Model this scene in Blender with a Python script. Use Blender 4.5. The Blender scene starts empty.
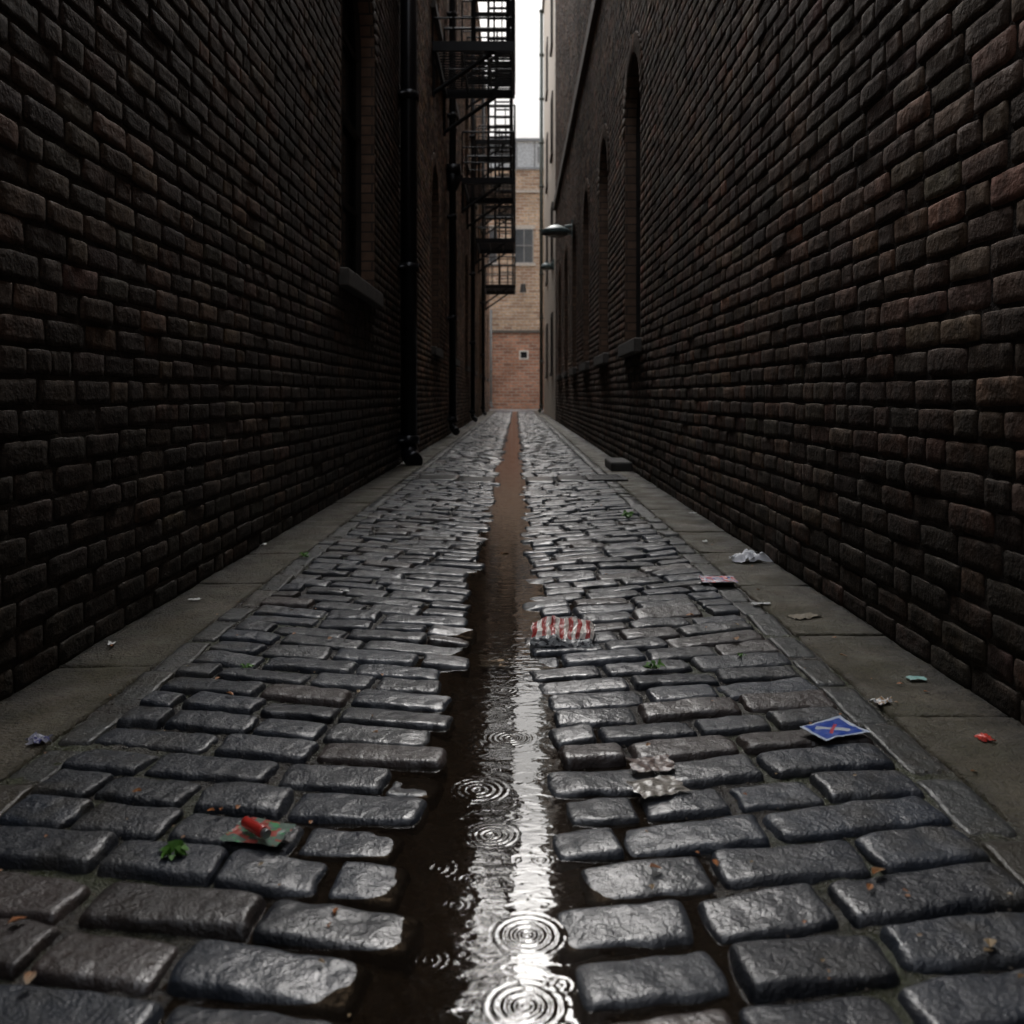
import bpy, math, random
import numpy as np
from mathutils import Vector
random.seed(7); rng=np.random.default_rng(7)
scene=bpy.context.scene
F=900.0; CZ=0.78; HX,HY=516.0,395.0
XL,XR=-1.25,1.14
XC=-0.055

def gp(px,py,z=0.035):
    y=F*(CZ-z)/(py-HY); return ((px-HX)/F*y, y)

# ---------------- noise ----------------
def _h(ix,iy,iz):
    n=(ix*374761393+iy*668265263+iz*1274126177)&0xffffffff
    n=((n^(n>>13))*1274126177)&0xffffffff
    n=n^(n>>16)
    return (n&0xffff)/65535.0
def vnoise(x,y,z=0.0):
    x,y,z=np.broadcast_arrays(np.asarray(x,float),np.asarray(y,float),np.asarray(z,float))
    ix=np.floor(x).astype(np.int64);iy=np.floor(y).astype(np.int64);iz=np.floor(z).astype(np.int64)
    fx=x-ix;fy=y-iy;fz=z-iz
    fx=fx*fx*(3-2*fx);fy=fy*fy*(3-2*fy);fz=fz*fz*(3-2*fz)
    r=0
    for a in (0,1):
        for b in (0,1):
            for c in (0,1):
                w=(fx if a else 1-fx)*(fy if b else 1-fy)*(fz if c else 1-fz)
                r=r+w*_h(ix+a,iy+b,iz+c)
    return r*2-1
def fbm(x,y,z=0.0,o=3):
    r=0;a=1;s=0
    for i in range(o):
        r=r+a*vnoise(x*2**i+i*17.3,y*2**i+i*5.1,np.asarray(z)*2**i+i*3.7);s+=a;a*=.5
    return r/s

# ---------------- helpers ----------------
def link(ob,parent=None):
    scene.collection.objects.link(ob)
    if parent: ob.parent=parent
    return ob
def empty(name,loc=(0,0,0)):
    e=bpy.data.objects.new(name,None); e.location=loc; e.empty_display_size=.2
    scene.collection.objects.link(e); return e
def npmesh(name,V,Q,mat,tint=None,smooth=True,parent=None,uv=None):
    V=np.asarray(V,np.float32);Q=np.asarray(Q,np.int32)
    me=bpy.data.meshes.new(name)
    me.vertices.add(len(V));me.vertices.foreach_set('co',V.ravel())
    me.loops.add(Q.size);me.loops.foreach_set('vertex_index',Q.ravel())
    me.polygons.add(len(Q));me.polygons.foreach_set('loop_start',np.arange(0,Q.size,Q.shape[1],dtype=np.int32))
    me.update(calc_edges=True)
    me.polygons.foreach_set('use_smooth',np.full(len(Q),smooth))
    if tint is not None:
        a=me.attributes.new('tint','FLOAT_COLOR','POINT')
        c=np.ones((len(V),4),np.float32);c[:,:3]=tint;a.data.foreach_set('color',c.ravel())
    if uv is not None:
        l=me.uv_layers.new(name='UVMap'); l.data.foreach_set('uv',np.asarray(uv,np.float32)[Q.ravel()].ravel())
    me.materials.append(mat)
    ob=bpy.data.objects.new(name,me);link(ob,parent);return ob
def gridq(nu,nv):
    i=np.arange(nu-1)[:,None]*nv+np.arange(nv-1)[None,:]
    return np.stack([i,i+nv,i+nv+1,i+1],-1).reshape(-1,4)
class MB:
    def __init__(s): s.v=[];s.f=[]
    def box(s,a,b):
        x0,y0,z0=a;x1,y1,z1=b;n=len(s.v)
        s.v+=[(x0,y0,z0),(x1,y0,z0),(x1,y1,z0),(x0,y1,z0),(x0,y0,z1),(x1,y0,z1),(x1,y1,z1),(x0,y1,z1)]
        s.f+=[tuple(n+i for i in q) for q in ((0,3,2,1),(4,5,6,7),(0,1,5,4),(1,2,6,5),(2,3,7,6),(3,0,4,7))]
        return s
    def tube(s,p,q,r,n=8,r2=None):
        p=Vector(p);q=Vector(q);d=(q-p).normalized();r2=r if r2 is None else r2
        a=d.orthogonal().normalized();b=d.cross(a);k=len(s.v)
        for c,rr in ((p,r),(q,r2)):
            for i in range(n):
                t=2*math.pi*i/n+math.pi/4
                s.v.append(tuple(c+a*math.cos(t)*rr+b*math.sin(t)*rr))
        for i in range(n):
            j=(i+1)%n; s.f.append((k+i,k+j,k+n+j,k+n+i))
        s.f.append(tuple(k+i for i in range(n))[::-1]);s.f.append(tuple(k+n+i for i in range(n)))
        return s
    def beam(s,p,q,t=.03): return s.tube(p,q,t*.707,4)
    def quad(s,*ps):
        n=len(s.v);s.v+=[tuple(p) for p in ps];s.f.append(tuple(range(n,n+len(ps))));return s
    def obj(s,name,mat,parent=None,bevel=0,smooth=False):
        me=bpy.data.meshes.new(name);me.from_pydata(s.v,[],s.f);me.update()
        me.materials.append(mat)
        if smooth:
            for p in me.polygons: p.use_smooth=len(p.vertices)==4
        ob=bpy.data.objects.new(name,me);link(ob,parent)
        if bevel:
            m=ob.modifiers.new('bev','BEVEL');m.width=bevel;m.segments=2;m.limit_method='ANGLE'
        return ob

# ---------------- material helpers ----------------
class M:
    def __init__(s,name):
        s.m=bpy.data.materials.new(name);s.m.use_nodes=True;s.t=s.m.node_tree
        s.b=s.t.nodes['Principled BSDF'];s.out=s.t.nodes['Material Output']
    def n(s,typ,props=None,**inp):
        nd=s.t.nodes.new(typ)
        for k,v in (props or {}).items(): setattr(nd,k,v)
        for k,v in inp.items():
            k2=int(k[1:]) if k[0]=='i' and k[1:].isdigit() else k.replace('_',' ')
            s.set(nd.inputs[k2],v)
        return nd
    def set(s,sock,v):
        if isinstance(v,bpy.types.NodeSocket): s.t.links.new(v,sock)
        elif isinstance(v,bpy.types.Node): s.t.links.new(v.outputs[0],sock)
        else: sock.default_value=v
    def B(s,**k):
        for a,v in k.items(): s.set(s.b.inputs[a.replace('_',' ')],v)
    def pos(s): return s.n('ShaderNodeNewGeometry').outputs['Position']
    def noise(s,scale,detail=3,vec=None,rough=.55,dist=0):
        nd=s.n('ShaderNodeTexNoise',Scale=scale,Detail=detail,Roughness=rough,Distortion=dist)
        s.set(nd.inputs['Vector'],vec if vec is not None else s.pos());return nd.outputs['Fac']
    def mr(s,v,a,b,c,d): return s.n('ShaderNodeMapRange',i0=v,i1=a,i2=b,i3=c,i4=d).outputs[0]
    def math(s,op,a,b=0.0,clamp=False): return s.n('ShaderNodeMath',{'operation':op,'use_clamp':clamp},i0=a,i1=b).outputs[0]
    def mix(s,f,a,b,mode='MIX'):
        nd=s.t.nodes.new('ShaderNodeMix');nd.data_type='RGBA';nd.blend_type=mode
        s.set(nd.inputs[0],f);s.set(nd.inputs[6],a);s.set(nd.inputs[7],b);return nd.outputs[2]
    def attr(s,name='tint'): return s.n('ShaderNodeAttribute',{'attribute_name':name}).outputs['Color']
    def bump(s,h,strength=.5,dist=.01,normal=None):
        nd=s.n('ShaderNodeBump',Strength=strength,Distance=dist,Height=h)
        if normal is not None: s.set(nd.inputs['Normal'],normal)
        return nd.outputs[0]
def C(r,g,b): return (r,g,b,1)
def plain(name,col,rough=.6,metal=0,bumpsc=0,bs=.2,var=.25,coat=0):
    m=M(name);nz=m.noise(12,3)
    c=m.mix(m.mr(nz,.3,.7,0,1),C(*[x*(1-var) for x in col]),C(*[min(1,x*(1+var)) for x in col]))
    m.B(Base_Color=c,Roughness=rough,Metallic=metal)
    if coat: m.B(Coat_Weight=coat,Coat_Roughness=.1)
    if bumpsc: m.B(Normal=m.bump(m.noise(bumpsc,2),bs,.004))
    return m.m

def brick_mat(name,soot=.5,lo=.028):
    m=M(name);t=m.attr();p=m.pos()
    big=m.noise(1.1,3,p,.6);mid=m.noise(18,3,p,.65);fine=m.noise(120,1,p)
    c=m.mix(m.mr(mid,.36,.66,0,.7),t,C(.044,.032,.025))
    c=m.mix(m.mr(big,.42,.60,0,soot),c,C(.035,.027,.022))
    c=m.mix(m.mr(fine,.55,.75,0,.35),c,C(.24,.165,.11))
    sep=m.n('ShaderNodeSeparateXYZ',Vector=p)
    damp=m.math('MULTIPLY',m.mr(sep.outputs[2],.05,1.3,.8,0),m.mr(mid,.3,.6,.55,1))
    c=m.mix(damp,c,C(.022,.020,.015))
    m.B(Base_Color=c,Roughness=m.mr(mid,.3,.7,.65,.95),Specular_IOR_Level=.2)
    h=m.math('ADD',mid,m.math('MULTIPLY',m.noise(55,3,p,.7),.9))
    m.B(Normal=m.bump(h,.75,.007));return m.m
MAT_BRICK_L=brick_mat('sooty_brick',.7)
MAT_BRICK_R=brick_mat('brown_brick',.55)
m=M('mortar');p=m.pos();c=m.mix(m.mr(m.noise(6,3,p),.3,.7,0,1),C(.022,.018,.015),C(.10,.082,.065))
m.B(Base_Color=c,Roughness=.95,Normal=m.bump(m.noise(90,2,p),1,.006));MAT_MORTAR=m.m
def brick_tex(name,c1,c2,mort,axis='xz',bw=.23,rh=.085,var=.5,ms=.008):
    m=M(name);p=m.pos();s=m.n('ShaderNodeSeparateXYZ',Vector=p)
    a={'x':0,'y':1,'z':2}
    v=m.n('ShaderNodeCombineXYZ',X=s.outputs[a[axis[0]]],Y=s.outputs[a[axis[1]]],Z=0.0)
    bt=m.n('ShaderNodeTexBrick',{'offset':.5},Vector=v,Scale=1.0,Color1=C(*c1),Color2=C(*c2),Mortar=C(*mort))
    bt.inputs['Mortar Size'].default_value=ms;bt.inputs['Brick Width'].default_value=bw;bt.inputs['Row Height'].default_value=rh
    bt.inputs['Bias'].default_value=0
    c=m.mix(m.mr(m.noise(.9,4,p,.65),.38,.65,0,var),bt.outputs[0],C(*[x*.3 for x in c1]))
    c=m.mix(m.mr(m.noise(9,3,p),.4,.7,0,.5),c,C(*[x*.5 for x in c2]))
    m.B(Base_Color=c,Roughness=.88,Normal=m.bump(m.math('SUBTRACT',1,bt.outputs['Fac']),.8,.008));return m.m
MAT_JAMB=brick_tex('jamb_brick',(.36,.22,.145),(.22,.14,.095),(.08,.07,.06))
MAT_ENDU=brick_tex('tan_brick',(.82,.60,.41),(.42,.25,.165),(.66,.6,.52),bw=.46,rh=.17,var=.4,ms=.022)
MAT_ENDL=brick_tex('red_brick',(.70,.35,.22),(.32,.15,.10),(.48,.43,.36),bw=.46,rh=.17,var=.45,ms=.022)
MAT_STONE=plain('sill_stone',(.12,.105,.09),.8,bumpsc=60,bs=.5)
MAT_COPING=plain('coping_stone',(.20,.16,.13),.85,bumpsc=40,bs=.4)
MAT_IRON=plain('black_iron',(.014,.014,.015),.5,.2)
MAT_PIPE=plain('painted_cast_iron',(.010,.010,.012),.28,.0)
MAT_FRAME=plain('dark_frame',(.03,.028,.026),.5)
MAT_GLASS=plain('window_glass',(.012,.013,.015),.12)
MAT_PALE=plain('pale_render',(.78,.69,.57),.85,bumpsc=20,bs=.3,var=.12)

# ---------------- pillow generator ----------------
def prof(n,edge,lv,rnd=0):
    inner=np.linspace(-1+2*edge,1-2*edge,n-4)
    u=np.concatenate([[-1,-1+edge*.6],inner,[1-edge*.6,1]])
    p=np.concatenate([[0,lv],np.ones(n-4),[lv,0]])
    if rnd:
        u=np.sin(np.linspace(-1,1,n)*math.pi/2)*.65+np.linspace(-1,1,n)*.35
        p=(1-np.abs(u)**rnd)**.5
    return u,p
def pillows(C0,U,V,W,hu,hv,h,nu,nv,eu,ev,noise_amp,nscale,lat=0.0,worn=0.0,corner=.06,rnd=(0,0)):
    N=len(C0);u,pu=prof(nu,eu,.78,rnd[0]);v,pv=prof(nv,ev,.78,rnd[1])
    uu,vv=np.meshgrid(u,v,indexing='ij');pp=pu[:,None]*pv[None,:]
    r=1-corner*(np.abs(vv)**6);r2=1-corner*(np.abs(uu)**8)
    uu2=uu*r;vv2=vv*r2
    P=(C0[:,None,None,:]+U[:,None,None,:]*(hu[:,None,None]*uu2)[...,None]+V[:,None,None,:]*(hv[:,None,None]*vv2)[...,None])
    hh=h[:,None,None]*pp
    if worn: hh=hh*(1-worn*(uu**4*.6+vv**2*.8)[None])
    P=P+W[:,None,None,:]*hh[...,None]
    x,y,z=P[...,0],P[...,1],P[...,2];sd=(np.arange(N)*7.31)[:,None,None]
    nz=fbm(x*nscale+sd,y*nscale,z*nscale,3)*noise_amp
    P=P+W[:,None,None,:]*(nz*np.minimum(pp,1)*np.ones_like(nz))[...,None]
    if lat:
        a=vnoise(x*26+sd,y*26,z*26)*lat;b=vnoise(x*26,y*26+sd+9,z*26)*lat
        P=P+U[:,None,None,:]*a[...,None]+V[:,None,None,:]*b[...,None]
    q=gridq(nu,nv);Q=(q[None]+(np.arange(N)*nu*nv)[:,None,None]).reshape(-1,4)
    return P.reshape(-1,3),Q

# ---------------- walls ----------------
CH=.080;BL=.215;GAP=.0115;WB=.03
def hole_hw(op,z0,z1,ring):
    ya,yb,zb,zs=op;hw=(yb-ya)/2;c=(ya+yb)/2
    if z1<=zb or z0>=zs+hw+ring: return None
    if z0<zs: return (ya,yb)
    zz=max(z0,zs);R=hw+ring
    d=R*R-(zz-zs)**2
    if d<=0: return None
    w=math.sqrt(d);return (c-w,c+w)
def build_wall(parent,X,s,y0,y1,H,ops,mat,pal,band=None):
    recess=.2;ring=.2
    rows=int((H-WB)/CH);B=[]
    for k in range(rows):
        z0=WB+k*CH;z1=z0+CH
        if band and z1>band[0] and z0<band[1]: continue
        blocks=[b for b in (hole_hw(o,z0+.004,z1-.004,ring) for o in ops) if b]
        y=y0-random.random()*.02-(BL/2 if k%2 else 0)
        while y<y1:
            L=BL*random.uniform(.95,1.05) if random.random()>.22 else BL*.55
            segs=[(max(y,y0),min(y+L,y1))]
            for a,b in blocks:
                ns=[]
                for p,q in segs:
                    if q<=a or p>=b: ns.append((p,q));continue
                    if p<a: ns.append((p,a))
                    if q>b: ns.append((b,q))
                segs=ns
            for p,q in segs:
                if q-p>.045:B.append(((p+q)/2,(z0+z1)/2,(q-p)/2))
            y+=L
    B=np.array(B)
    pal=np.array(pal)
    def make(sel,nu,nv,nm,amp):
        b=B[sel];n=len(b)
        if n==0:return
        out=rng.normal(0,.0018,n)
        C0=np.stack([np.full(n,X-s*.002)+s*out,b[:,0]+rng.normal(0,.0015,n),b[:,1]+rng.normal(0,.0014,n)+.007*vnoise(b[:,0]*.5,b[:,1]*0.8)],1)
        tl=rng.normal(0,.010,(n,2))
        U=np.stack([tl[:,0],np.ones(n),rng.normal(0,.008,n)],1)
        Vv=np.stack([tl[:,1],np.zeros(n),np.ones(n)],1)
        W=np.tile([s,0,0],(n,1)).astype(float)
        hu=b[:,2]-GAP/2+rng.normal(0,.0015,n);hv=np.full(n,CH/2-GAP/2)+rng.normal(0,.0014,n)
        h=np.full(n,.0095)
        v,q=pillows(C0,U,Vv,W,hu,hv,h,nu,nv,.03 if nu>5 else .04,.06,amp,22,lat=.0035 if nu>5 else 0,corner=.06)
        ci=rng.integers(0,len(pal),n);t=pal[ci]*rng.uniform(.45,1.4,(n,1))*(1+rng.normal(0,.05,(n,3)))
        npmesh(nm,v,q,mat,np.repeat(np.clip(t,.004,1),nu*nv,0),parent=parent)
    near=(B[:,0]<7.5)&(B[:,1]<4.5)&(B[:,0]>1)
    mid=~near&(B[:,0]<17)&(B[:,1]<8)&(B[:,0]>1)
    make(near,11,9,'brick_courses_near',.0035);make(mid,6,6,'brick_courses_mid',.002);make(~near&~mid,5,5,'brick_courses_high',0)
    ys={y0,y1}
    for ya,yb,zb,zs in ops:
        c=(ya+yb)/2;hw=(yb-ya)/2
        for i in range(13): ys.add(round(c-hw*math.cos(math.pi*i/12),5))
    ys=sorted(ys);mb=MB();jb=MB()
    for a,b in zip(ys[:-1],ys[1:]):
        hs=sorted([o for o in ops if o[0]-1e-4<=a and o[1]+1e-4>=b],key=lambda o:o[2])
        lo=(0.0,0.0)
        for o in hs:
            c=(o[0]+o[1])/2;hw=(o[1]-o[0])/2
            ta=o[3]+math.sqrt(max(0,hw*hw-(a-c)**2));tb=o[3]+math.sqrt(max(0,hw*hw-(b-c)**2))
            mb.quad((X,a,lo[0]),(X,b,lo[1]),(X,b,o[2]),(X,a,o[2]))
            jb.quad((X+s*.008,a,ta),(X+s*.008,b,tb),(X-s*recess,b,tb),(X-s*recess,a,ta))
            lo=(ta,tb)
        mb.quad((X,a,lo[0]),(X,b,lo[1]),(X,b,H),(X,a,H))
    mb.obj('mortar_bed',MAT_MORTAR,parent)
    for ya,yb,zb,zs in ops:
        jb.quad((X+s*.008,ya,zb),(X-s*recess,ya,zb),(X-s*recess,ya,zs),(X+s*.008,ya,zs))
        jb.quad((X+s*.008,yb,zb),(X-s*recess,yb,zb),(X-s*recess,yb,zs),(X+s*.008,yb,zs))
        jb.quad((X,ya,zb),(X,yb,zb),(X-s*recess,yb,zb),(X-s*recess,ya,zb))
    jb.obj('window_reveals',MAT_JAMB,parent)
    vs=[]
    for ya,yb,zb,zs in ops:
        hw=(yb-ya)/2;c=(ya+yb)/2;n=max(7,int(math.pi*(hw+.1)/.09))
        for i in range(n):
            t=math.pi*(i+.5)/n;vs.append((c+math.cos(t)*(hw+ring/2),zs+math.sin(t)*(hw+ring/2),t,math.pi*(hw+.06)/n/2-.004))
    if vs:
        vs=np.array(vs);n=len(vs);C0=np.stack([np.full(n,X-s*.001),vs[:,0],vs[:,1]],1)
        U=np.stack([np.zeros(n),np.cos(vs[:,2]),np.sin(vs[:,2])],1);V=np.stack([np.zeros(n),-np.sin(vs[:,2]),np.cos(vs[:,2])],1)
        v,q=pillows(C0,U,V,np.tile([s,0,0],(n,1)).astype(float),np.full(n,ring/2-.003),vs[:,3],np.full(n,.018),6,5,.05,.12,.002,18)
        t=pal[rng.integers(0,len(pal),n)]*rng.uniform(.6,1.3,(n,1))
        npmesh('window_arches',v,q,mat,np.repeat(t,30,0),parent=parent)
    fr=MB();gl=MB();si=MB()
    for ya,yb,zb,zs in ops:
        hw=(yb-ya)/2;c=(ya+yb)/2;xg=X-s*(recess-.02);xf=X-s*(recess-.05)
        a,b=sorted((X-s*(recess-.01),X+s*.075));si.box((a,ya-.08,zb-.13),(b,yb+.08,zb-.001))
        pts=[(xg,ya,zb),(xg,yb,zb),(xg,yb,zs)]+[(xg,c+hw*math.cos(math.pi*i/12),zs+hw*math.sin(math.pi*i/12)) for i in range(1,12)]+[(xg,ya,zs)]
        gl.quad(*pts)
        for p,q in zip([(xf,yb,zb)]+[(xf,*pp[1:]) for pp in pts[2:]],[(xf,*pp[1:]) for pp in pts[2:]]+[(xf,ya,zb)]): fr.beam(p,q,.06)
        fr.beam((xf,ya,zb+.03),(xf,yb,zb+.03),.06);fr.beam((xf,c,zb),(xf,c,zs+hw),.035)
        hh=zs-zb
        for k in (1,2,3): fr.beam((xf,ya,zb+hh*k/3),(xf,yb,zb+hh*k/3),.05 if k==2 else .03)
    if ops:
        fr.obj('window_frames',MAT_FRAME,parent);gl.obj('window_glass',MAT_GLASS,parent);si.obj('window_sills',MAT_STONE,parent,bevel=.012)
    a,b=sorted((X-s*.3,X-s*7))
    MB().box((a,y0+.003,0),(b,y1-.003,H-.02)).obj('building_body',MAT_JAMB,parent)
    e=MB()
    for yy in (y0,y1): e.quad((X,yy,0),(X-s*.3,yy,0),(X-s*.3,yy,H),(X,yy,H))
    e.obj('wall_ends',MAT_JAMB,parent)
    a,b=sorted((X-s*.4,X+s*.06));MB().box((a,y0,H),(b,y1,H+.14)).obj('coping',MAT_COPING,parent,bevel=.01)
    if band:
        a,b=sorted((X-s*.05,X+s*.07));mb=MB();y=y0
        while y<y1-.01:
            L=min(.9,y1-y);mb.box((a,y+.003,band[0]),(b,y+L-.003,band[1]));y+=L
        mb.obj('string_course',MAT_COPING,parent,bevel=.01)

palL=[(.125,.080,.057),(.098,.071,.054),(.155,.088,.058),(.08,.059,.047),(.17,.108,.07),(.113,.08,.062)]
palB=[(.42,.25,.155),(.34,.215,.145),(.47,.265,.165),(.30,.205,.15)]
palR=[(.215,.125,.084),(.17,.108,.076),(.27,.138,.087),(.14,.100,.076),(.24,.155,.105),(.195,.136,.10)]
bA=empty('brick_building');build_wall(bA,XL,1,-5,11.4,8.2,[(6.4,7.9,1.68,3.7)],MAT_BRICK_L,palL)
bB=empty('brick_building');opsB=[(y,y+1.2,z,z+2.2) for y in (13.3,17.7,22,26.3,30.6,34.9,38.8) for z in (1.5,6.6)]
build_wall(bB,XL,1,11.4,42,13,opsB,MAT_BRICK_R,palB)
bC=empty('brick_building');opsR=[(8.2+2.9*i,9.35+2.9*i,1.3,3.5) for i in range(6)]
build_wall(bC,XR,-1,-5,26,13.5,opsR,MAT_BRICK_R,palR,band=(6.1,6.32))

bD=empty('rendered_building')
MB().box((XR+.03,26.01,0),(8,38,17)).obj('walls',MAT_PALE,bD,bevel=.02)
mb=MB();gl=MB()
for yy in (28.5,33):
    for z in (1.5,5,8.5,12):
        gl.box((XR+.02,yy,z),(XR+.024,yy+1,z+1.8));
        for a,b in (((yy-.06),z),(yy+1,z)): mb.box((XR-.01,a,z),(XR+.05,a+.06,z+1.8))
        mb.box((XR-.04,yy-.1,z-.1),(XR+.05,yy+1.1,z-.003));mb.box((XR-.012,yy-.06,z+1.803),(XR+.05,yy+1.06,z+1.9))
mb.obj('window_surrounds',MAT_STONE,bD);gl.obj('window_glass',MAT_GLASS,bD)
MB().box((XR-.05,26.02,16.9),(8.05,38.05,17.2)).obj('parapet',MAT_STONE,bD)

bE=empty('brick_building');YE=50
wins=[(-4.2,8.1,1.05,1.9),(-.08,8.1,1.05,1.9),(3.6,8.1,1.05,1.9),(-2.1,8.1,1.05,1.9)]
wu=MB();wu.box((-14,YE,4.35),(14,YE+8,13.3));wu.obj('upper_wall',MAT_ENDU,bE)
MB().box((-14,YE-.22,0),(14,YE-.001,4.2)).obj('lower_wall',MAT_ENDL,bE)
MB().box((-14,YE-.30,4.2),(14,YE-.002,4.36)).obj('ledge',MAT_STONE,bE,bevel=.02)
st=MB();gl=MB();fw=MB()
for x,z,w,h in wins:
    gl.box((x,YE-.02,z),(x+w,YE-.005,z+h));st.box((x-.12,YE-.10,z-.16),(x+w+.12,YE-.003,z-.002));st.box((x-.1,YE-.05,z+h+.003),(x+w+.1,YE-.003,z+h+.22))
    for a in (x,x+w/2-.025,x+w-.06): fw.box((a,YE-.06,z+.05),(a+.055,YE-.022,z+h-.05))
    for b in (z,z+h/2,z+h-.05): fw.box((x,YE-.065,b),(x+w,YE-.021,b+.05))
st.box((-14,YE-.12,12.0),(14,YE-.002,12.15));st.obj('sills_and_lintels',plain('pale_stone',(.55,.5,.44),.8),bE)
MAT_GL2=plain('grey_glass',(.09,.10,.11),.15);gl.obj('window_glass',MAT_GL2,bE)
MAT_WH=plain('white_paint',(.75,.72,.66),.6);fw.obj('window_frames',plain('grey_paint',(.3,.3,.3),.5),bE)
sw=MB();sw.box((.17,YE-.26,2.75),(.69,YE-.221,3.25));sw.obj('vent_frame',MAT_WH,bE)
MB().box((.25,YE-.27,2.83),(.61,YE-.262,3.17)).obj('vent_glass',MAT_GLASS,bE)
at=MB();at.box((-14,YE+.1,13.3),(14,YE+7,14.9));at.obj('attic',plain('attic_cladding',(.6,.63,.65),.5),bE)
fr=MB()
for i in range(29): fr.box((-14+i,YE+.03,13.3),(-13.93+i,YE+.098,14.9))
fr.box((-14,YE+.0,14.9),(14,YE+7.1,15.05));fr.box((-14,YE-.06,13.301),(14,YE+.02,13.42))
for i in range(28):
    if i%2: fr.box((-13.8+i,YE+.05,13.7),(-13.15+i,YE+.097,14.6))
fr.obj('attic_frames',plain('attic_trim',(.3,.31,.32),.5),bE)
lp=MB();lp.tube((.4,YE-.3,6.6),(.4,YE,6.6),.03);lp.tube((.4,YE-.35,6.9),(.4,YE-.35,6.45),.12,10,.18);lp.obj('bulkhead_light',MAT_FRAME,bE)
def pipe(name,x,y,z0,z1,r,s,mat=MAT_PIPE,shoe=True,hopper=None):
    p=MB();p.tube((x,y,z0+.16),(x,y,z1),r,20)
    z=z0+.2
    while z<z1:
        p.tube((x,y,z),(x,y,z+.09),r*1.28,20);p.box((x-.02 if s>0 else x-abs(s)*.16,y-r*1.7,z+.02),(x+.16 if s>0 else x+.02,y+r*1.7,z+.05));z+=1.83
    if shoe:
        p.tube((x,y,z0+.17),(x-s*.03,y-.05,z0+.05),r*1.05,20);p.tube((x-s*.03,y-.045,z0+.07),(x-s*.08,y-.17,z0+.02),r*1.05,20)
    if hopper:
        p.tube((x,y,hopper-.28),(x,y,hopper),r*1.2,4,.2);p.box((x-.15,y-.15,hopper),(x+.15,y+.15,hopper+.18))
        p.tube((x,y,hopper+.15),(x,y,z1+2),r*.8,12)
    return p.obj(name,mat,smooth=True)
pipe('drainpipe',XL+.105,9.6,.06,8.2,.088,-1)
pipe('drainpipe',XL+.10,16.3,.1,12.9,.065,-1,hopper=4.75)
pipe('drainpipe',XL+.10,24.0,.1,12.9,.06,-1)
pipe('drainpipe',XL+.10,31.5,.1,12.9,.06,-1)
pipe('drainpipe',XR-.08,37.6,.1,16.8,.075,1,mat=plain('green_paint',(.16,.19,.17),.5))
pipe('drainpipe',-1.38,49.6,.1,5.5,.07,-1,mat=plain('grey_pipe',(.2,.2,.19),.5))

def fire_escape(y0,z0,levels,L=2.1,xo=-.02):
    e=empty('fire_escape',(0,0,0));f=MB();xi=XL+.02;y1=y0+L
    for k in range(levels):
        z=z0+3.0*k
        for yy in (y0,y1): f.box((xi,yy-.03,z-.14),(xo,yy+.03,z))
        for xx in (xi,xo-.05): f.box((xx,y0+.031,z-.13),(xx+.05,y1-.031,z-.004))
        n=19
        for i in range(1,n):
            yy=y0+L*i/n;f.box((xi+.05,yy-.020,z-.018),(xo-.052,yy+.020,z-.006))
        for xx in (xi+.4,xi+.8): f.box((xx,y0+.031,z-.06),(xx+.025,y1-.031,z-.019))
        for hz in (.35,.7,1.05):
            for yy in (y0,y1): f.beam((xi,yy,z+hz),(xo-.02,yy,z+hz),.035 if hz>1 else .022)
            f.beam((xo-.02,y0,z+hz),(xo-.02,y1,z+hz),.035 if hz>1 else .022)
        for i in range(0,5):
            yy=y0+L*i/4;f.beam((xo-.02,yy,z-.08),(xo-.02,yy,z+1.05),.04 if i in(0,2,4) else .02)
        for i in range(0,4):
            xx=xi+(xo-xi)*i/4
            for yy in (y0,y1): f.beam((xx,yy,z),(xx,yy,z+1.05),.02)
        for yy in (y0+.05,y1-.05):
            f.beam((xi-.01,yy,z-.75),(xo-.3,yy,z-.12),.045);f.beam((xi,yy,z-.8),(xi,yy,z),.045)
        zt=z+3.0
        for xx in (xo-.1,xo-.62): f.beam((xx,y0+.16,z-.05),(xx,y0+.5,zt),.045)
        for i in range(1,12):
            t=i/12;f.box((xo-.62,y0+.16+.34*t-.05,z+3*t-.012),(xo-.1,y0+.16+.34*t+.05,z+3*t+.012))
    f.obj('frame_and_stairs',MAT_IRON,e);return e
fire_escape(13.3,6.0,2);fire_escape(20.6,5.75,2);fire_escape(27.4,5.55,2);fire_escape(34.0,4.95,2)

MAT_LAMP=plain('lamp_paint',(.14,.20,.20),.45);MAT_LENS=plain('lamp_lens',(.45,.47,.45),.2)
def wall_lamp(y,z,xh,r=.27):
    e=empty('wall_lamp');f=MB()
    f.box((XR-.03,y-.07,z-.12),(XR+.02,y+.07,z+.2));f.tube((XR,y,z+.1),(xh+r*.6,y,z+.08),.028,10)
    f.tube((XR,y,z-.08),(XR-.25,y,z+.09),.015,8);f.tube((xh,y,z+.05),(xh,y,z+.13),.09,16,.05);f.obj('arm',MAT_LAMP,e)
    h=MB();h.tube((xh,y,z-.07),(xh,y,z+.0),r,28,r*.98);h.tube((xh,y,z+.0005),(xh,y,z+.09),r*.975,28,r*.4);h.obj('shade',MAT_LAMP,e,bevel=.006,smooth=True)
    g=MB();g.tube((xh,y,z-.12),(xh,y,z-.071),r*.5,24,r*.8);g.obj('lens',MAT_LENS,e,smooth=True)
wall_lamp(18,4.07,.80,.30);wall_lamp(27.5,4.72,.93,.2)

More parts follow.
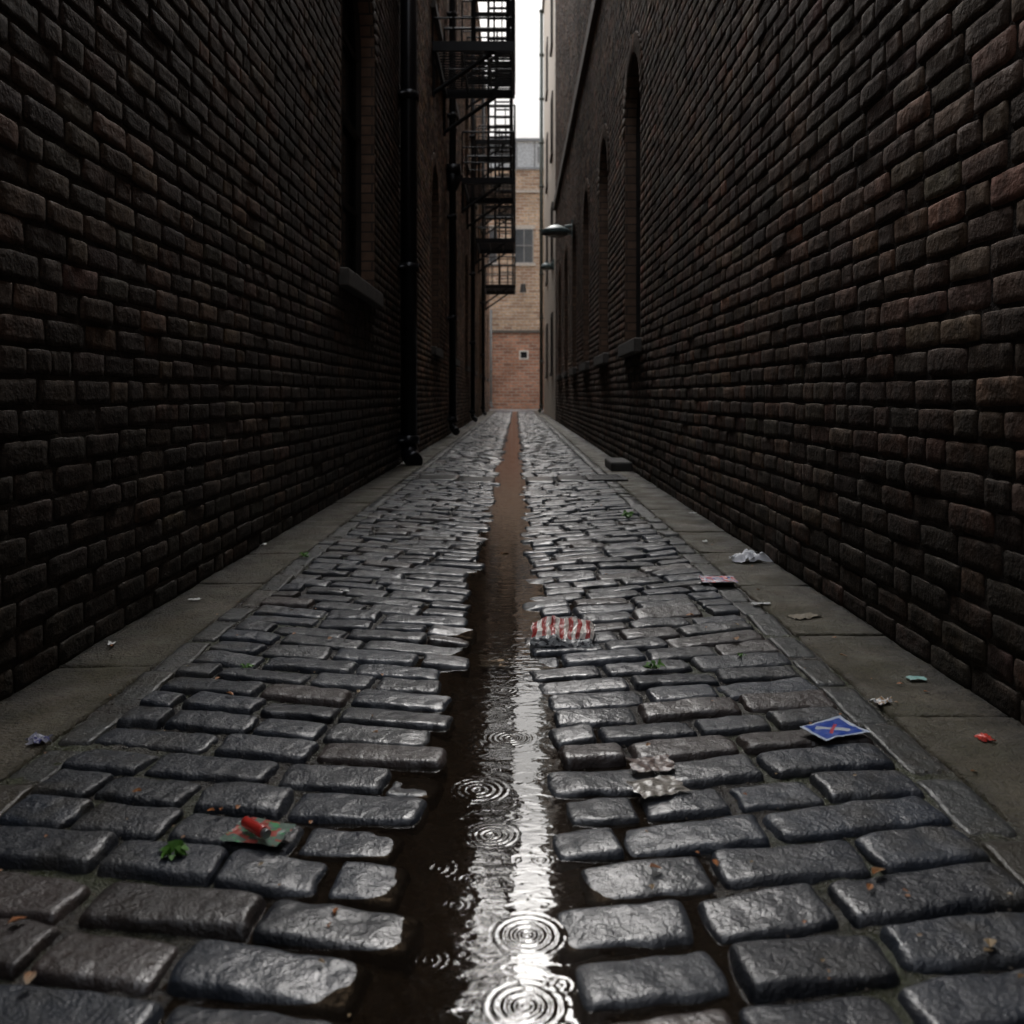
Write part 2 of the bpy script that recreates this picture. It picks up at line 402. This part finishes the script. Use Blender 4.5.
# ---------------- ground ----------------
def base(x,y):
    d=np.abs(x-XC)
    b=.034*np.clip(d/.8,0,1)**1.2
    wob=.035*fbm(np.asarray(x)*0+np.sign(x-XC)*7.0,np.asarray(y)*3.6,1.0,3)
    t=np.clip((d-.060-wob)/.11,0,1);t=t*t*(3-2*t)
    b=b-.022*(1-t)
    b=b+.0048*fbm(x*3.4,y*2.6,4.0,3)*np.clip(1-np.maximum(d-.7,0)*8,0,1)
    b=b-.008*np.exp(-((x+.27)/.15)**2-((y-1.25)/.42)**2)-.006*np.exp(-((x-.2)/.15)**2-((y-1.25)/.35)**2)
    return b
m=M('wet_asphalt');p=m.pos();m.B(Base_Color=m.mix(m.mr(m.noise(2,3,p),.3,.7,0,1),C(.22,.215,.21),C(.32,.31,.30)),Roughness=m.mr(m.noise(.8,2,p),.4,.6,.2,.5));MAT_STREET=m.m
MAT_ASPH=plain('asphalt',(.06,.06,.06),.6)
npmesh('ground',[(-400,-400,-.06),(400,-400,-.06),(400,400,-.06),(-400,400,-.06)],[[0,1,2,3]],MAT_ASPH,smooth=False)
npmesh('cross_street',[(-60,42.3,.0),(60,42.3,.0),(60,49.7,.0),(-60,49.7,.0)],[[0,1,2,3]],MAT_STREET,smooth=False)
XE0,XE1=-.99,.86
SE0,SE1=-.90,.765
m=M('wet_grit_bed');p=m.pos();s=m.n('ShaderNodeSeparateXYZ',Vector=p)
c=m.mix(m.mr(m.noise(60,3,p),.35,.7,0,1),C(.010,.008,.007),C(.055,.045,.034))
dx=m.math('ABSOLUTE',m.math('SUBTRACT',s.outputs[0],XC))
mossk=m.math('MULTIPLY',m.mr(m.noise(4.5,4,p),.47,.60,0,1),m.mr(dx,.25,.55,0,1))
c=m.mix(m.math('MULTIPLY',mossk,.75),c,m.mix(m.noise(120,1,p),C(.022,.030,.009),C(.06,.068,.025)))
silt=m.math('MULTIPLY',m.mr(dx,.12,.2,1,0),m.mr(s.outputs[1],1.5,6,.2,1))
c=m.mix(silt,c,m.mix(m.mr(m.noise(5,4,p,.65),.35,.65,0,1),C(.030,.020,.013),C(.14,.095,.062)))
r=m.mr(m.noise(12,2,p),.35,.6,.10,.42)
m.B(Base_Color=c,Roughness=r,Normal=m.bump(m.noise(150,2,p,.7),1,.009));MAT_BED=m.m
def strip(xs,ys,mat,name,f):
    X,Y=np.meshgrid(xs,ys,indexing='ij');Z=f(X,Y)
    return npmesh(name,np.stack([X,Y,Z],-1).reshape(-1,3),gridq(len(xs),len(ys)),mat)
ys=np.concatenate([np.arange(-1,.7,.05),np.arange(.7,6,.010),np.arange(6,42.3,.08)])
strip(np.linspace(XE0-.01,XE1+.01,190),ys,MAT_BED,'cobble_bed',lambda x,y:base(x,y)+.0042*fbm(x*55,y*55,1.0,2))

m=M('wet_setts');t=m.attr();p=m.pos();s=m.n('ShaderNodeSeparateXYZ',Vector=p)
dx=m.math('ABSOLUTE',m.math('SUBTRACT',s.outputs[0],XC))
n1=m.noise(34,4,p,.62);n2=m.noise(170,2,p,.6);big=m.noise(3.2,2,p);soft=m.noise(13,2,p,.5)
c=m.mix(m.mr(n1,.35,.7,0,.75),t,m.mix(.5,t,C(.006,.007,.010)))
c=m.mix(m.mr(n2,.56,.74,0,.3),c,C(.065,.067,.075))
dirt=m.math('MULTIPLY',m.mr(m.noise(9,3,p),.5,.68,0,1),m.mr(dx,.35,.85,.05,.8))
c=m.mix(dirt,c,C(.036,.031,.022))
wet=m.math('ADD',m.mr(dx,.1,.85,.85,.15),m.math('MULTIPLY',m.math('SUBTRACT',big,.5),1.8),True)
rough=m.mr(n1,.3,.7,.32,.58)
hb=m.math('ADD',n1,m.math('MULTIPLY',n2,.35))
nb=m.bump(hb,.75,.008)
m.B(Base_Color=c,Roughness=rough,Specular_IOR_Level=.42,Normal=nb,Coat_Weight=m.math('MULTIPLY',wet,.72),Coat_Roughness=m.mr(n2,.35,.65,.08,.24))
m.set(m.b.inputs['Coat Normal'],m.bump(m.math('ADD',m.math('MULTIPLY',soft,.6),m.math('MULTIPLY',hb,.34)),.7,.009));MAT_SETT=m.m
rows=[]
y=.55
while y<42.2:
    pit=random.uniform(.102,.126);yc=y+pit/2
    if not(7.75<yc<8.3):
        for side in (-1,1):
            if side<0:a,b=SE0+random.uniform(-.008,.008),-.160+random.uniform(-.05,.04)
            else:a,b=.050+random.uniform(-.04,.05),SE1+random.uniform(-.008,.008)
            cuts=[a]
            if random.random()<.5: cuts.append(a+random.uniform(.09,.15))
            while True:
                nx=cuts[-1]+random.uniform(.16,.27)
                if b-nx<.10:break
                cuts.append(nx)
            cuts.append(b)
            for p0,p1 in zip(cuts[:-1],cuts[1:]):
                rows.append(((p0+p1)/2,yc,(p1-p0)/2,pit/2))
    y+=pit
R=np.array(rows)
def setts(R,nu,nv,flat=False,chev=.09):
    n=len(R);d=np.abs(R[:,0]-XC)
    yc=R[:,1]+(chev*d)+rng.normal(0,.003,n);xc=R[:,0]+rng.normal(0,.003,n)
    zb=base(xc,yc)
    gap=rng.uniform(.005,.0105,n)
    hu=R[:,2]-gap*.6;hv=R[:,3]-gap*.9
    rot=np.sign(R[:,0]-XC)*chev+rng.normal(0,.028,n)
    eps=.05;sl=(base(xc+eps,yc)-base(xc-eps,yc))/(2*eps);sl=np.clip(sl,-.10,.10)
    U=np.stack([np.cos(rot),np.sin(rot),sl+rng.normal(0,.022,n)],1)
    V=np.stack([-np.sin(rot),np.cos(rot),rng.normal(0,.045,n)],1)
    W=np.tile([0,0,1.],(n,1));h=(.0275+rng.normal(0,.0028,n)) if not flat else (.018+rng.normal(0,.001,n))
    C0=np.stack([xc,yc,zb-.012],1)
    rnd=(0,0)
    if not flat and nu>8: rnd=(26,12)
    v,q=pillows(C0,U,V,W,hu,hv,h,nu,nv,.03,.08,.0046 if not flat else .002,13,lat=.0055 if not flat else .003,worn=.08 if not flat else .03,corner=.05,rnd=rnd)
    basec=np.array([[.016,.021,.030],[.023,.028,.038],[.012,.016,.024],[.031,.035,.042],[.038,.027,.023],[.019,.025,.036]])
    t=basec[rng.integers(0,6,n)]*rng.uniform(.55,1.4,(n,1))
    if flat:t=t*.8+np.array([.028,.026,.016])
    return v,q,np.repeat(t,nu*nv,0)
def joinv(parts):
    V=[];Q=[];T=[];o=0
    for v,q,t in parts: V.append(v);Q.append(q+o);T.append(t);o+=len(v)
    return np.concatenate(V),np.concatenate(Q),np.concatenate(T)
parts=[setts(R[R[:,1]<4],39,25),setts(R[(R[:,1]>=4)&(R[:,1]<10)],17,11),setts(R[R[:,1]>=10],8,7)]
E=[]
for x0,x1 in ((XE0,SE0),(SE1,XE1)):
    y=.3
    while y<42.2:
        L=random.uniform(.17,.3);E.append(((x0+x1)/2,y+L/2,(x1-x0)/2,L/2));y+=L
E=np.array(E);parts.append(setts(E[E[:,1]<6],13,19,True,0.0));parts.append(setts(E[E[:,1]>=6],7,8,True,0.0))
v,q,t=joinv(parts)
npmesh('cobblestones',v,q,MAT_SETT,t)

m=M('mossy_concrete');p=m.pos();s=m.n('ShaderNodeSeparateXYZ',Vector=p)
c=m.mix(m.mr(m.noise(5,4,p,.7),.33,.67,0,1),C(.046,.037,.025),C(.15,.125,.09))
c=m.mix(m.mr(m.noise(2.6,4,p,.65),.40,.58,0,.7),c,C(.055,.050,.022))
c=m.mix(m.mr(m.noise(90,2,p),.52,.68,0,.65),c,C(.028,.023,.018))
c=m.mix(m.mr(m.noise(28,3,p,.7),.56,.66,0,.5),c,C(.03,.024,.018))
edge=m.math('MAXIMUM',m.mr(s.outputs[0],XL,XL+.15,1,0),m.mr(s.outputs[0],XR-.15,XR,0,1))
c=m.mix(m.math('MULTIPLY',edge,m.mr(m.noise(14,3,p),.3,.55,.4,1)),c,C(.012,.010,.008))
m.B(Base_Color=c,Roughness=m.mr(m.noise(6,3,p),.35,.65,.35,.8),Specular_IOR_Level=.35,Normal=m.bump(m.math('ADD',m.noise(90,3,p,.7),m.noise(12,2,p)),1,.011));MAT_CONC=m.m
def slabs(x0,x1,name):
    P=[];y=-1.
    while y<42.3:
        L=random.uniform(.6,1.1);P.append(((x0+x1)/2,y+L/2,(x1-x0)/2-.001,L/2-.002));y+=L
    P=np.array(P);n=len(P)
    C0=np.stack([P[:,0],P[:,1],np.full(n,0.0)],1);W=np.tile([0,0,1.],(n,1))
    U=np.stack([np.ones(n),np.zeros(n),rng.normal(0,.008,n)],1);V=np.stack([np.zeros(n),np.ones(n),rng.normal(0,.002,n)],1)
    v,q=pillows(C0,U,V,W,P[:,2],P[:,3],np.full(n,.042)+rng.normal(0,.0008,n),16,40,.01,.003,.006,9,lat=.0045,corner=.01)
    npmesh(name,v,q,MAT_CONC)
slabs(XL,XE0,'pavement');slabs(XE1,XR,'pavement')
P=[]
for x0,x1 in ((-.88,-.5),(-.5,-.18),(.075,.36),(.36,.62)): P.append(((x0+x1)/2,8.02,(x1-x0)/2-.006,.25))
P=np.array(P);n=len(P);zc=base(P[:,0],P[:,1])
v,q=pillows(np.stack([P[:,0],P[:,1],zc-.01],1),np.tile([1.,0,0],(n,1)),np.tile([0,1.,0],(n,1)),np.tile([0,0,1.],(n,1)),P[:,2],P[:,3],np.full(n,.03),14,14,.03,.03,.002,9)
npmesh('stone_slab_crossing',v,q,plain('slab_stone',(.05,.05,.05),.3,bumpsc=40,bs=.3))
dc=empty('drain_cover',(.79,7.95,.045));f=MB();f.box((-.17,-.26,0),(.17,-.22,.014)).box((-.17,.22,0),(.17,.26,.014)).box((-.17,-.219,0),(-.13,.219,.014)).box((.13,-.219,0),(.17,.219,.014))
for i in range(9): f.box((-.129,-.2+i*.047,.001),(.129,-.178+i*.047,.011))
f.obj('grate',plain('cast_iron',(.05,.05,.05),.35,.6),dc,bevel=.002)
sb=MB();sb.box((.92,8.7,.03),(1.13,9.35,.13));o=sb.obj('stone_block',plain('dark_stone',(.05,.045,.04),.8,bumpsc=50,bs=.5),bevel=.02)

# ---------------- water ----------------
WL=.0098
m=M('dirty_water');p=m.pos()
mp=m.n('ShaderNodeMapping',Vector=p);mp.inputs['Scale'].default_value=(1.0,1.8,1)
n3=m.noise(22,2,mp.outputs[0],.5,.4)
nr=m.bump(n3,.14,.006)
fres=m.n('ShaderNodeFresnel',IOR=1.42,Normal=nr)
gl=m.n('ShaderNodeBsdfGlossy',Color=C(1,1,1),Roughness=.03,Normal=nr)
df=m.n('ShaderNodeBsdfDiffuse',Color=C(.018,.013,.009));tr=m.n('ShaderNodeBsdfTransparent',Color=C(.66,.56,.45))
inner=m.n('ShaderNodeMixShader',i0=.35,i1=tr.outputs[0],i2=df.outputs[0])
mx=m.n('ShaderNodeMixShader',i0=fres.outputs[0],i1=inner.outputs[0],i2=gl.outputs[0])
m.t.links.new(mx.outputs[0],m.out.inputs[0]);MAT_WATER=m.m
rings=[(510,738,.062,1),(478,790,.072,1.1),(492,835,.055,1),(527,935,.06,1.1),(524,1006,.065,1),(545,775,.03,.6),(455,905,.03,.6),(505,690,.04,.5),(560,985,.03,.6),(622,905,.04,.8),(430,960,.035,.7),(470,880,.03,.6),(540,860,.025,.6),(495,770,.03,.5),(520,665,.04,.5),(400,900,.03,.6),(437,868,.045,.9)]
def wz(x,y):
    z=np.full_like(x,WL)
    for px,py,R,a in rings:
        cx,cy=gp(px,py,WL);r=np.sqrt((x-cx)**2+(y-cy)**2)
        lam=R/(5.2 if R>.045 else 3.2)
        z=z+a*.00032*np.cos(2*math.pi*r/lam)*np.clip(1-r/R,0,1)**.7*np.clip(r/lam*1.5+.4,0,1)
    z=z+.00014*fbm(x*14,y*9,2.0,2)
    return z
strip(np.arange(-.6,.5,.0027),np.arange(.85,2.6,.0027),MAT_WATER,'water_channel',wz)
strip(np.arange(-.5,.4,.02),np.concatenate([[2.5973],np.arange(2.62,42,.1)]),MAT_WATER,'water_channel',lambda x,y:np.full_like(x,WL))

# ---------------- litter ----------------
def uvmat(name,fn,rough=.5):
    m=M(name);uv=m.n('ShaderNodeTexCoord').outputs['UV'];sp=m.n('ShaderNodeSeparateXYZ',Vector=uv)
    c=fn(m,uv,sp.outputs[0],sp.outputs[1]);m.B(Base_Color=c,Roughness=rough);return m.m
def step(m,v,t): return m.math('GREATER_THAN',v,t)
def sheet(name,px,py,w,l,rot,cr,mat,hump=0,zoff=0,fold=0,seed=0,n=28,ragged=0):
    x,y=gp(px,py);u=np.linspace(-1,1,n);U,V=np.meshgrid(u,u,indexing='ij')
    sx=U*w/2*(1+ragged*vnoise(V*2.5+seed,U*0+seed));sy=V*l/2*(1+ragged*vnoise(U*2.5+seed+5,V*0))
    rd=np.abs(fbm(U*1.6+seed,V*1.6+seed*2,seed,3))*2
    Z=rd*cr+hump*(1-U**2)**.7*(1-V**4)+fold*np.maximum(0,U+V-.9)**1.0*w
    sx=sx+vnoise(U*2+seed+3,V*2)*cr*.7;sy=sy+vnoise(U*2,V*2+seed+8)*cr*.7
    c,s=math.cos(rot),math.sin(rot)
    z0=float(base(np.array([x]),np.array([y]))[0])+.022+zoff
    if x<XE0 or x>XE1: z0=.047
    P=np.stack([x+sx*c-sy*s,y+sx*s+sy*c,Z+z0],-1).reshape(-1,3)
    return npmesh(name,P,gridq(n,n),mat,uv=np.stack([U.ravel()*.5+.5,V.ravel()*.5+.5],1))
def stripes(m,uv,u,v):
    wob=m.math('MULTIPLY',m.noise(3,2,uv),.12)
    st=step(m,m.math('FRACT',m.math('MULTIPLY',m.math('ADD',u,wob),7.0)),.5)
    top=m.mix(st,C(.72,.66,.60),C(.42,.045,.04))
    top=m.mix(m.math('MULTIPLY',m.mr(m.noise(6,3,uv),.5,.7,0,1),.5),top,C(.25,.2,.17))
    txt=step(m,m.noise(14,1,uv),.55);low=m.mix(m.math('MULTIPLY',txt,step(m,v,.12)),C(.34,.35,.35),C(.05,.05,.055))
    return m.mix(step(m,v,.46),low,top)
MAT_BAG=uvmat('striped_carton_print',stripes,.35)
def crushed_box(name,px,py,w,d,h,rot,mat):
    x,y=gp(px,py,.01)
    prof_=[(-.5,0),(-.53,.35),(-.47,.62),(-.32,.80),(.05,.80),(.3,1.0),(.46,.85),(.5,.3),(.48,0)]
    m_=len(prof_)*3-2
    tt=np.linspace(0,len(prof_)-1,m_);py_=np.interp(tt,range(len(prof_)),[a[0] for a in prof_]);pz_=np.interp(tt,range(len(prof_)),[a[1] for a in prof_])
    us=np.linspace(-1,1,40)
    U,T=np.meshgrid(us,np.arange(m_),indexing='ij')
    pin=1-.15*np.abs(U)**5
    X=U*w/2*(1+.05*vnoise(T*.4,U*2));Y=py_[T]*d*pin;Z=pz_[T]*h*pin
    k=fbm(U*3.3,T*.35,5.0,3);X=X+k*.006;Y=Y+fbm(U*3,T*.3,9.0,3)*.014;Z=Z*(1+.35*fbm(U*3.7,T*.3,2.,3))+.001
    c,s=math.cos(rot),math.sin(rot)
    P=np.stack([x+X*c-Y*s,y+X*s+Y*c,Z+.006],-1).reshape(-1,3)
    return npmesh(name,P,gridq(40,m_),mat,smooth=False,uv=np.stack([U.ravel()*.5+.5,(T/(m_-1)).ravel()*1.5],1))
crushed_box('crushed_food_carton',563,643,.19,.19,.062,-.06,MAT_BAG)
MAT_PLASTIC=plain('clear_plastic',(.26,.28,.29),.08,coat=1)
sheet('plastic_film',500,648,.12,.14,.1,.005,MAT_PLASTIC,zoff=-.002,seed=3,ragged=.15)
def cardf(m,uv,u,v):
    bd=m.math('MULTIPLY',m.math('MULTIPLY',step(m,u,.07),m.math('LESS_THAN',u,.93)),m.math('MULTIPLY',step(m,v,.07),m.math('LESS_THAN',v,.93)))
    x=m.math('SUBTRACT',u,.5);y=m.math('SUBTRACT',v,.5)
    d1=m.math('LESS_THAN',m.math('ABSOLUTE',m.math('ADD',x,y)),.11);d2=m.math('LESS_THAN',m.math('ABSOLUTE',m.math('SUBTRACT',x,y)),.05)
    rr=m.math('ADD',m.math('MULTIPLY',x,x),m.math('MULTIPLY',y,y));d1=m.math('MULTIPLY',d1,m.math('LESS_THAN',rr,.12));d2=m.math('MULTIPLY',d2,m.math('LESS_THAN',rr,.09))
    c=m.mix(d1,C(.02,.07,.36),C(.5,.55,.6));c=m.mix(d2,c,C(.5,.06,.08))
    return m.mix(bd,C(.50,.56,.66),c)
sheet('printed_card',833,742,.12,.085,.42,.003,uvmat('card_print',cardf,.35),zoff=.008,seed=11,fold=.03)
def noisep(a,b,c3=None,sc=5,t=.52):
    def f(m,uv,u,v):
        c=m.mix(step(m,m.noise(sc,1,uv),t),C(*a),C(*b))
        if c3: c=m.mix(step(m,m.noise(sc*1.7,1,uv),.6),c,C(*c3))
        return c
    return f
MAT_PAPER=plain('wet_paper',(.6,.6,.58),.6,var=.15)
sheet('crumpled_tissue',748,563,.13,.10,.2,.028,plain('tissue',(.9,.9,.92),.7,var=.05),hump=.018,seed=21,ragged=.2)
sheet('printed_flyer',718,586,.135,.12,-.1,.006,uvmat('flyer_print',noisep((.6,.55,.6),(.55,.07,.06),(.06,.16,.45)),.4),zoff=.004,seed=31)
sheet('paper_scrap',761,607,.07,.03,.2,.004,MAT_PAPER,zoff=.004,seed=41)
sheet('paper_scrap',804,620,.10,.06,.4,.006,plain('brown_paper',(.20,.17,.12),.7),seed=44)
sheet('wet_newspaper',652,763,.085,.07,.15,.004,uvmat('newsprint',noisep((.22,.165,.14),(.08,.055,.05),None,9),.35),seed=51,ragged=.1)
sheet('wet_newspaper',658,785,.095,.075,.35,.004,uvmat('newsprint_pale',noisep((.30,.27,.235),(.11,.10,.08),None,12,.56),.3),seed=57,ragged=.1)
sheet('sweet_wrapper',882,707,.045,.035,.5,.008,uvmat('wrapper_a',noisep((.7,.7,.7),(.4,.25,.12)),.3),seed=61)
sheet('paper_scrap',917,683,.048,.028,0,.003,plain('teal_paper',(.3,.55,.5),.5),seed=63)
sheet('bottle_cap',985,745,.028,.026,0,.006,plain('red_plastic',(.6,.05,.03),.35),seed=65,hump=.008,n=12)
sheet('foil_wrapper',38,747,.04,.035,.3,.012,uvmat('foil',noisep((.5,.5,.6),(.12,.12,.3),(.6,.6,.65)),.2),seed=71)
sheet('sweet_wrapper',260,833,.095,.08,-.25,.002,uvmat('wrapper_b',noisep((.14,.2,.16),(.40,.10,.08),(.10,.34,.15),3),.25),zoff=.003,seed=73,ragged=.12)
for px,py,w_ in ((195,603,.04),(262,547,.05),(693,515,.05),(705,544,.04),(112,648,.03),(345,595,.03),(590,520,.05),(30,640,.02)):
    sheet('paper_scrap',px,py,w_,w_*.7,px*.1,.006,MAT_PAPER,zoff=.004,seed=px,n=8)
x,y=gp(256,838);lt=empty('red_lighter',(x,y,.052));lt.rotation_euler=(0,0,math.radians(-42))
f=MB();f.tube((-.034,0,0),(.024,0,0),.0095,16);f.obj('body',plain('red_gloss',(.55,.04,.03),.25,coat=.6),lt,bevel=.002,smooth=True)
f=MB();f.tube((.0242,0,0),(.034,0,0),.008,14);f.obj('cap',plain('steel',(.4,.4,.4),.3,.8),lt,bevel=.001)
MAT_LEAFG=plain('weed_leaf',(.10,.24,.035),.5)
def weed(px,py,r,n):
    x,y=gp(px,py);z=float(base(np.array([x]),np.array([y]))[0])+.014;f=MB()
    for i in range(n):
        a=random.uniform(0,6.28);L=r*random.uniform(.5,1);w=L*.3;up=random.uniform(.2,.9)*r
        d=Vector((math.cos(a),math.sin(a),0));pz=Vector((-d.y,d.x,0));o=Vector((x,y,z))+d*r*.15
        m1=o+d*L*.55+Vector((0,0,up));e=o+d*L+Vector((0,0,up*.6))
        f.quad(o,m1+pz*w,e,m1-pz*w)
    f.obj('weed_plant',MAT_LEAFG)
weed(173,857,.026,30);weed(655,668,.03,14);weed(247,671,.02,10);weed(628,520,.05,16);weed(305,560,.03,10);weed(742,660,.015,8)
lf=MB()
spots=[(878,880,.016),(655,862,.012),(18,930,.012),(137,799,.010),(505,548,.03),(735,645,.02),(112,650,.012),(990,955,.014),(30,985,.012),(843,660,.012),(690,620,.014),(230,700,.012),(330,640,.01)]
for i in range(110): 
    py=random.uniform(470,1000);s_=random.choice((-1,1));yy=F*.745/(py-HY);xx=s_*random.uniform(.2,1.1);spots.append((HX+xx*F/yy,py,random.uniform(.003,.009)))
for px,py,r in spots:
    x,y=gp(px,py)
    if x<XL+.03 or x>XR-.03: continue
    z=float(base(np.array([x]),np.array([y]))[0])+.022
    if x<XE0 or x>XE1: z=.047
    a=random.uniform(0,6.28);c=Vector((x,y,z));d=Vector((math.cos(a),math.sin(a),0));p_=Vector((-d.y,d.x,0))
    up=Vector((0,0,r*.5));k=r*random.uniform(-.3,.3)
    pts=[c-d*r,c-d*r*.5+p_*r*.45+up*.6,c+d*r*.1+p_*r*.6+up,c+d*r*.6+p_*r*.35+up*.8,c+d*(r+k)+up*.3]
    pts2=[c+d*(r+k)+up*.3,c+d*r*.5-p_*r*.4+up*.9,c-p_*r*.62+up*.5,c-d*r*.6-p_*r*.35+up*.2,c-d*r]
    lf.quad(*pts);lf.quad(*pts2)
m=M('leaf_litter');oi=m.noise(9,2);m.B(Base_Color=m.mix(m.mr(oi,.4,.6,0,1),C(.36,.13,.035),C(.28,.2,.11)),Roughness=.5);lf.obj('fallen_leaves',m.m)
n=9000
gx=rng.uniform(XL+.01,XR-.01,n);gy=.9+5*rng.random(n)**1.6;keep=(np.abs(gx-XC)>.13);gx=gx[keep];gy=gy[keep];n=len(gx)
edge=(gx<XE0)|(gx>XE1);gz=np.where(edge,.042,base(gx,gy)+.003);r=rng.uniform(.0012,.0035,n)*np.where(edge,.7,1)
octv=np.array([[1,0,0],[0,1,0],[-1,0,0],[0,-1,0],[0,0,.8],[0,0,-.6]]);octf=np.array([[0,1,4],[1,2,4],[2,3,4],[3,0,4],[1,0,5],[2,1,5],[3,2,5],[0,3,5]])
V=(octv[None]*(1+rng.normal(0,.25,(n,6,3))))*r[:,None,None]+np.stack([gx,gy,gz],1)[:,None,:]
Q=(octf[None]+(np.arange(n)*6)[:,None,None]).reshape(-1,3)
npmesh('grit',V.reshape(-1,3),Q,plain('grit_stone',(.10,.08,.06),.6,var=.6),smooth=False)

# ---------------- light ----------------
w=bpy.data.worlds.new('World');scene.world=w;w.use_nodes=True;nt=w.node_tree
bg=nt.nodes['Background'];sky=nt.nodes.new('ShaderNodeTexSky');sky.sky_type='NISHITA';sky.sun_disc=False
EL=38;sky.sun_elevation=math.radians(EL);sky.sun_rotation=math.radians(0);sky.air_density=1.0;sky.dust_density=4;sky.ozone_density=1
hs=nt.nodes.new('ShaderNodeHueSaturation');hs.inputs['Saturation'].default_value=.22
nt.links.new(sky.outputs[0],hs.inputs['Color'])
tc=nt.nodes.new('ShaderNodeTexCoord');sp=nt.nodes.new('ShaderNodeSeparateXYZ');nt.links.new(tc.outputs['Generated'],sp.inputs[0])
mr=nt.nodes.new('ShaderNodeMapRange');nt.links.new(sp.outputs[2],mr.inputs[0])
for i,v_ in ((1,.40),(2,.85),(3,.31),(4,5.8)): mr.inputs[i].default_value=v_
vm=nt.nodes.new('ShaderNodeVectorMath');vm.operation='SCALE';nt.links.new(hs.outputs[0],vm.inputs[0]);nt.links.new(mr.outputs[0],vm.inputs['Scale'])
nt.links.new(vm.outputs[0],bg.inputs[0]);bg.inputs[1].default_value=.15
sd=bpy.data.lights.new('sun','SUN');sd.energy=.6;sd.angle=math.radians(42);sd.color=(1,.98,.95)
so=bpy.data.objects.new('sun',sd);scene.collection.objects.link(so)
so.rotation_euler=Vector((0,-math.cos(math.radians(EL)),-math.sin(math.radians(EL)))).to_track_quat('-Z','Y').to_euler()
cd=bpy.data.cameras.new('camera');cam=bpy.data.objects.new('camera',cd);scene.collection.objects.link(cam)
cam.location=(0,0,CZ);cam.rotation_euler=(math.radians(90),0,0)
cd.sensor_width=36;cd.lens=F/1024*36;cd.shift_x=-(HX-512)/1024;cd.shift_y=-(512-HY)/1024;cd.clip_start=.05;cd.clip_end=1000
cd.dof.use_dof=True;cd.dof.focus_distance=2.8;cd.dof.aperture_fstop=4.5
scene.camera=cam
scene.view_settings.view_transform='Standard';scene.view_settings.look='None';scene.view_settings.exposure=0
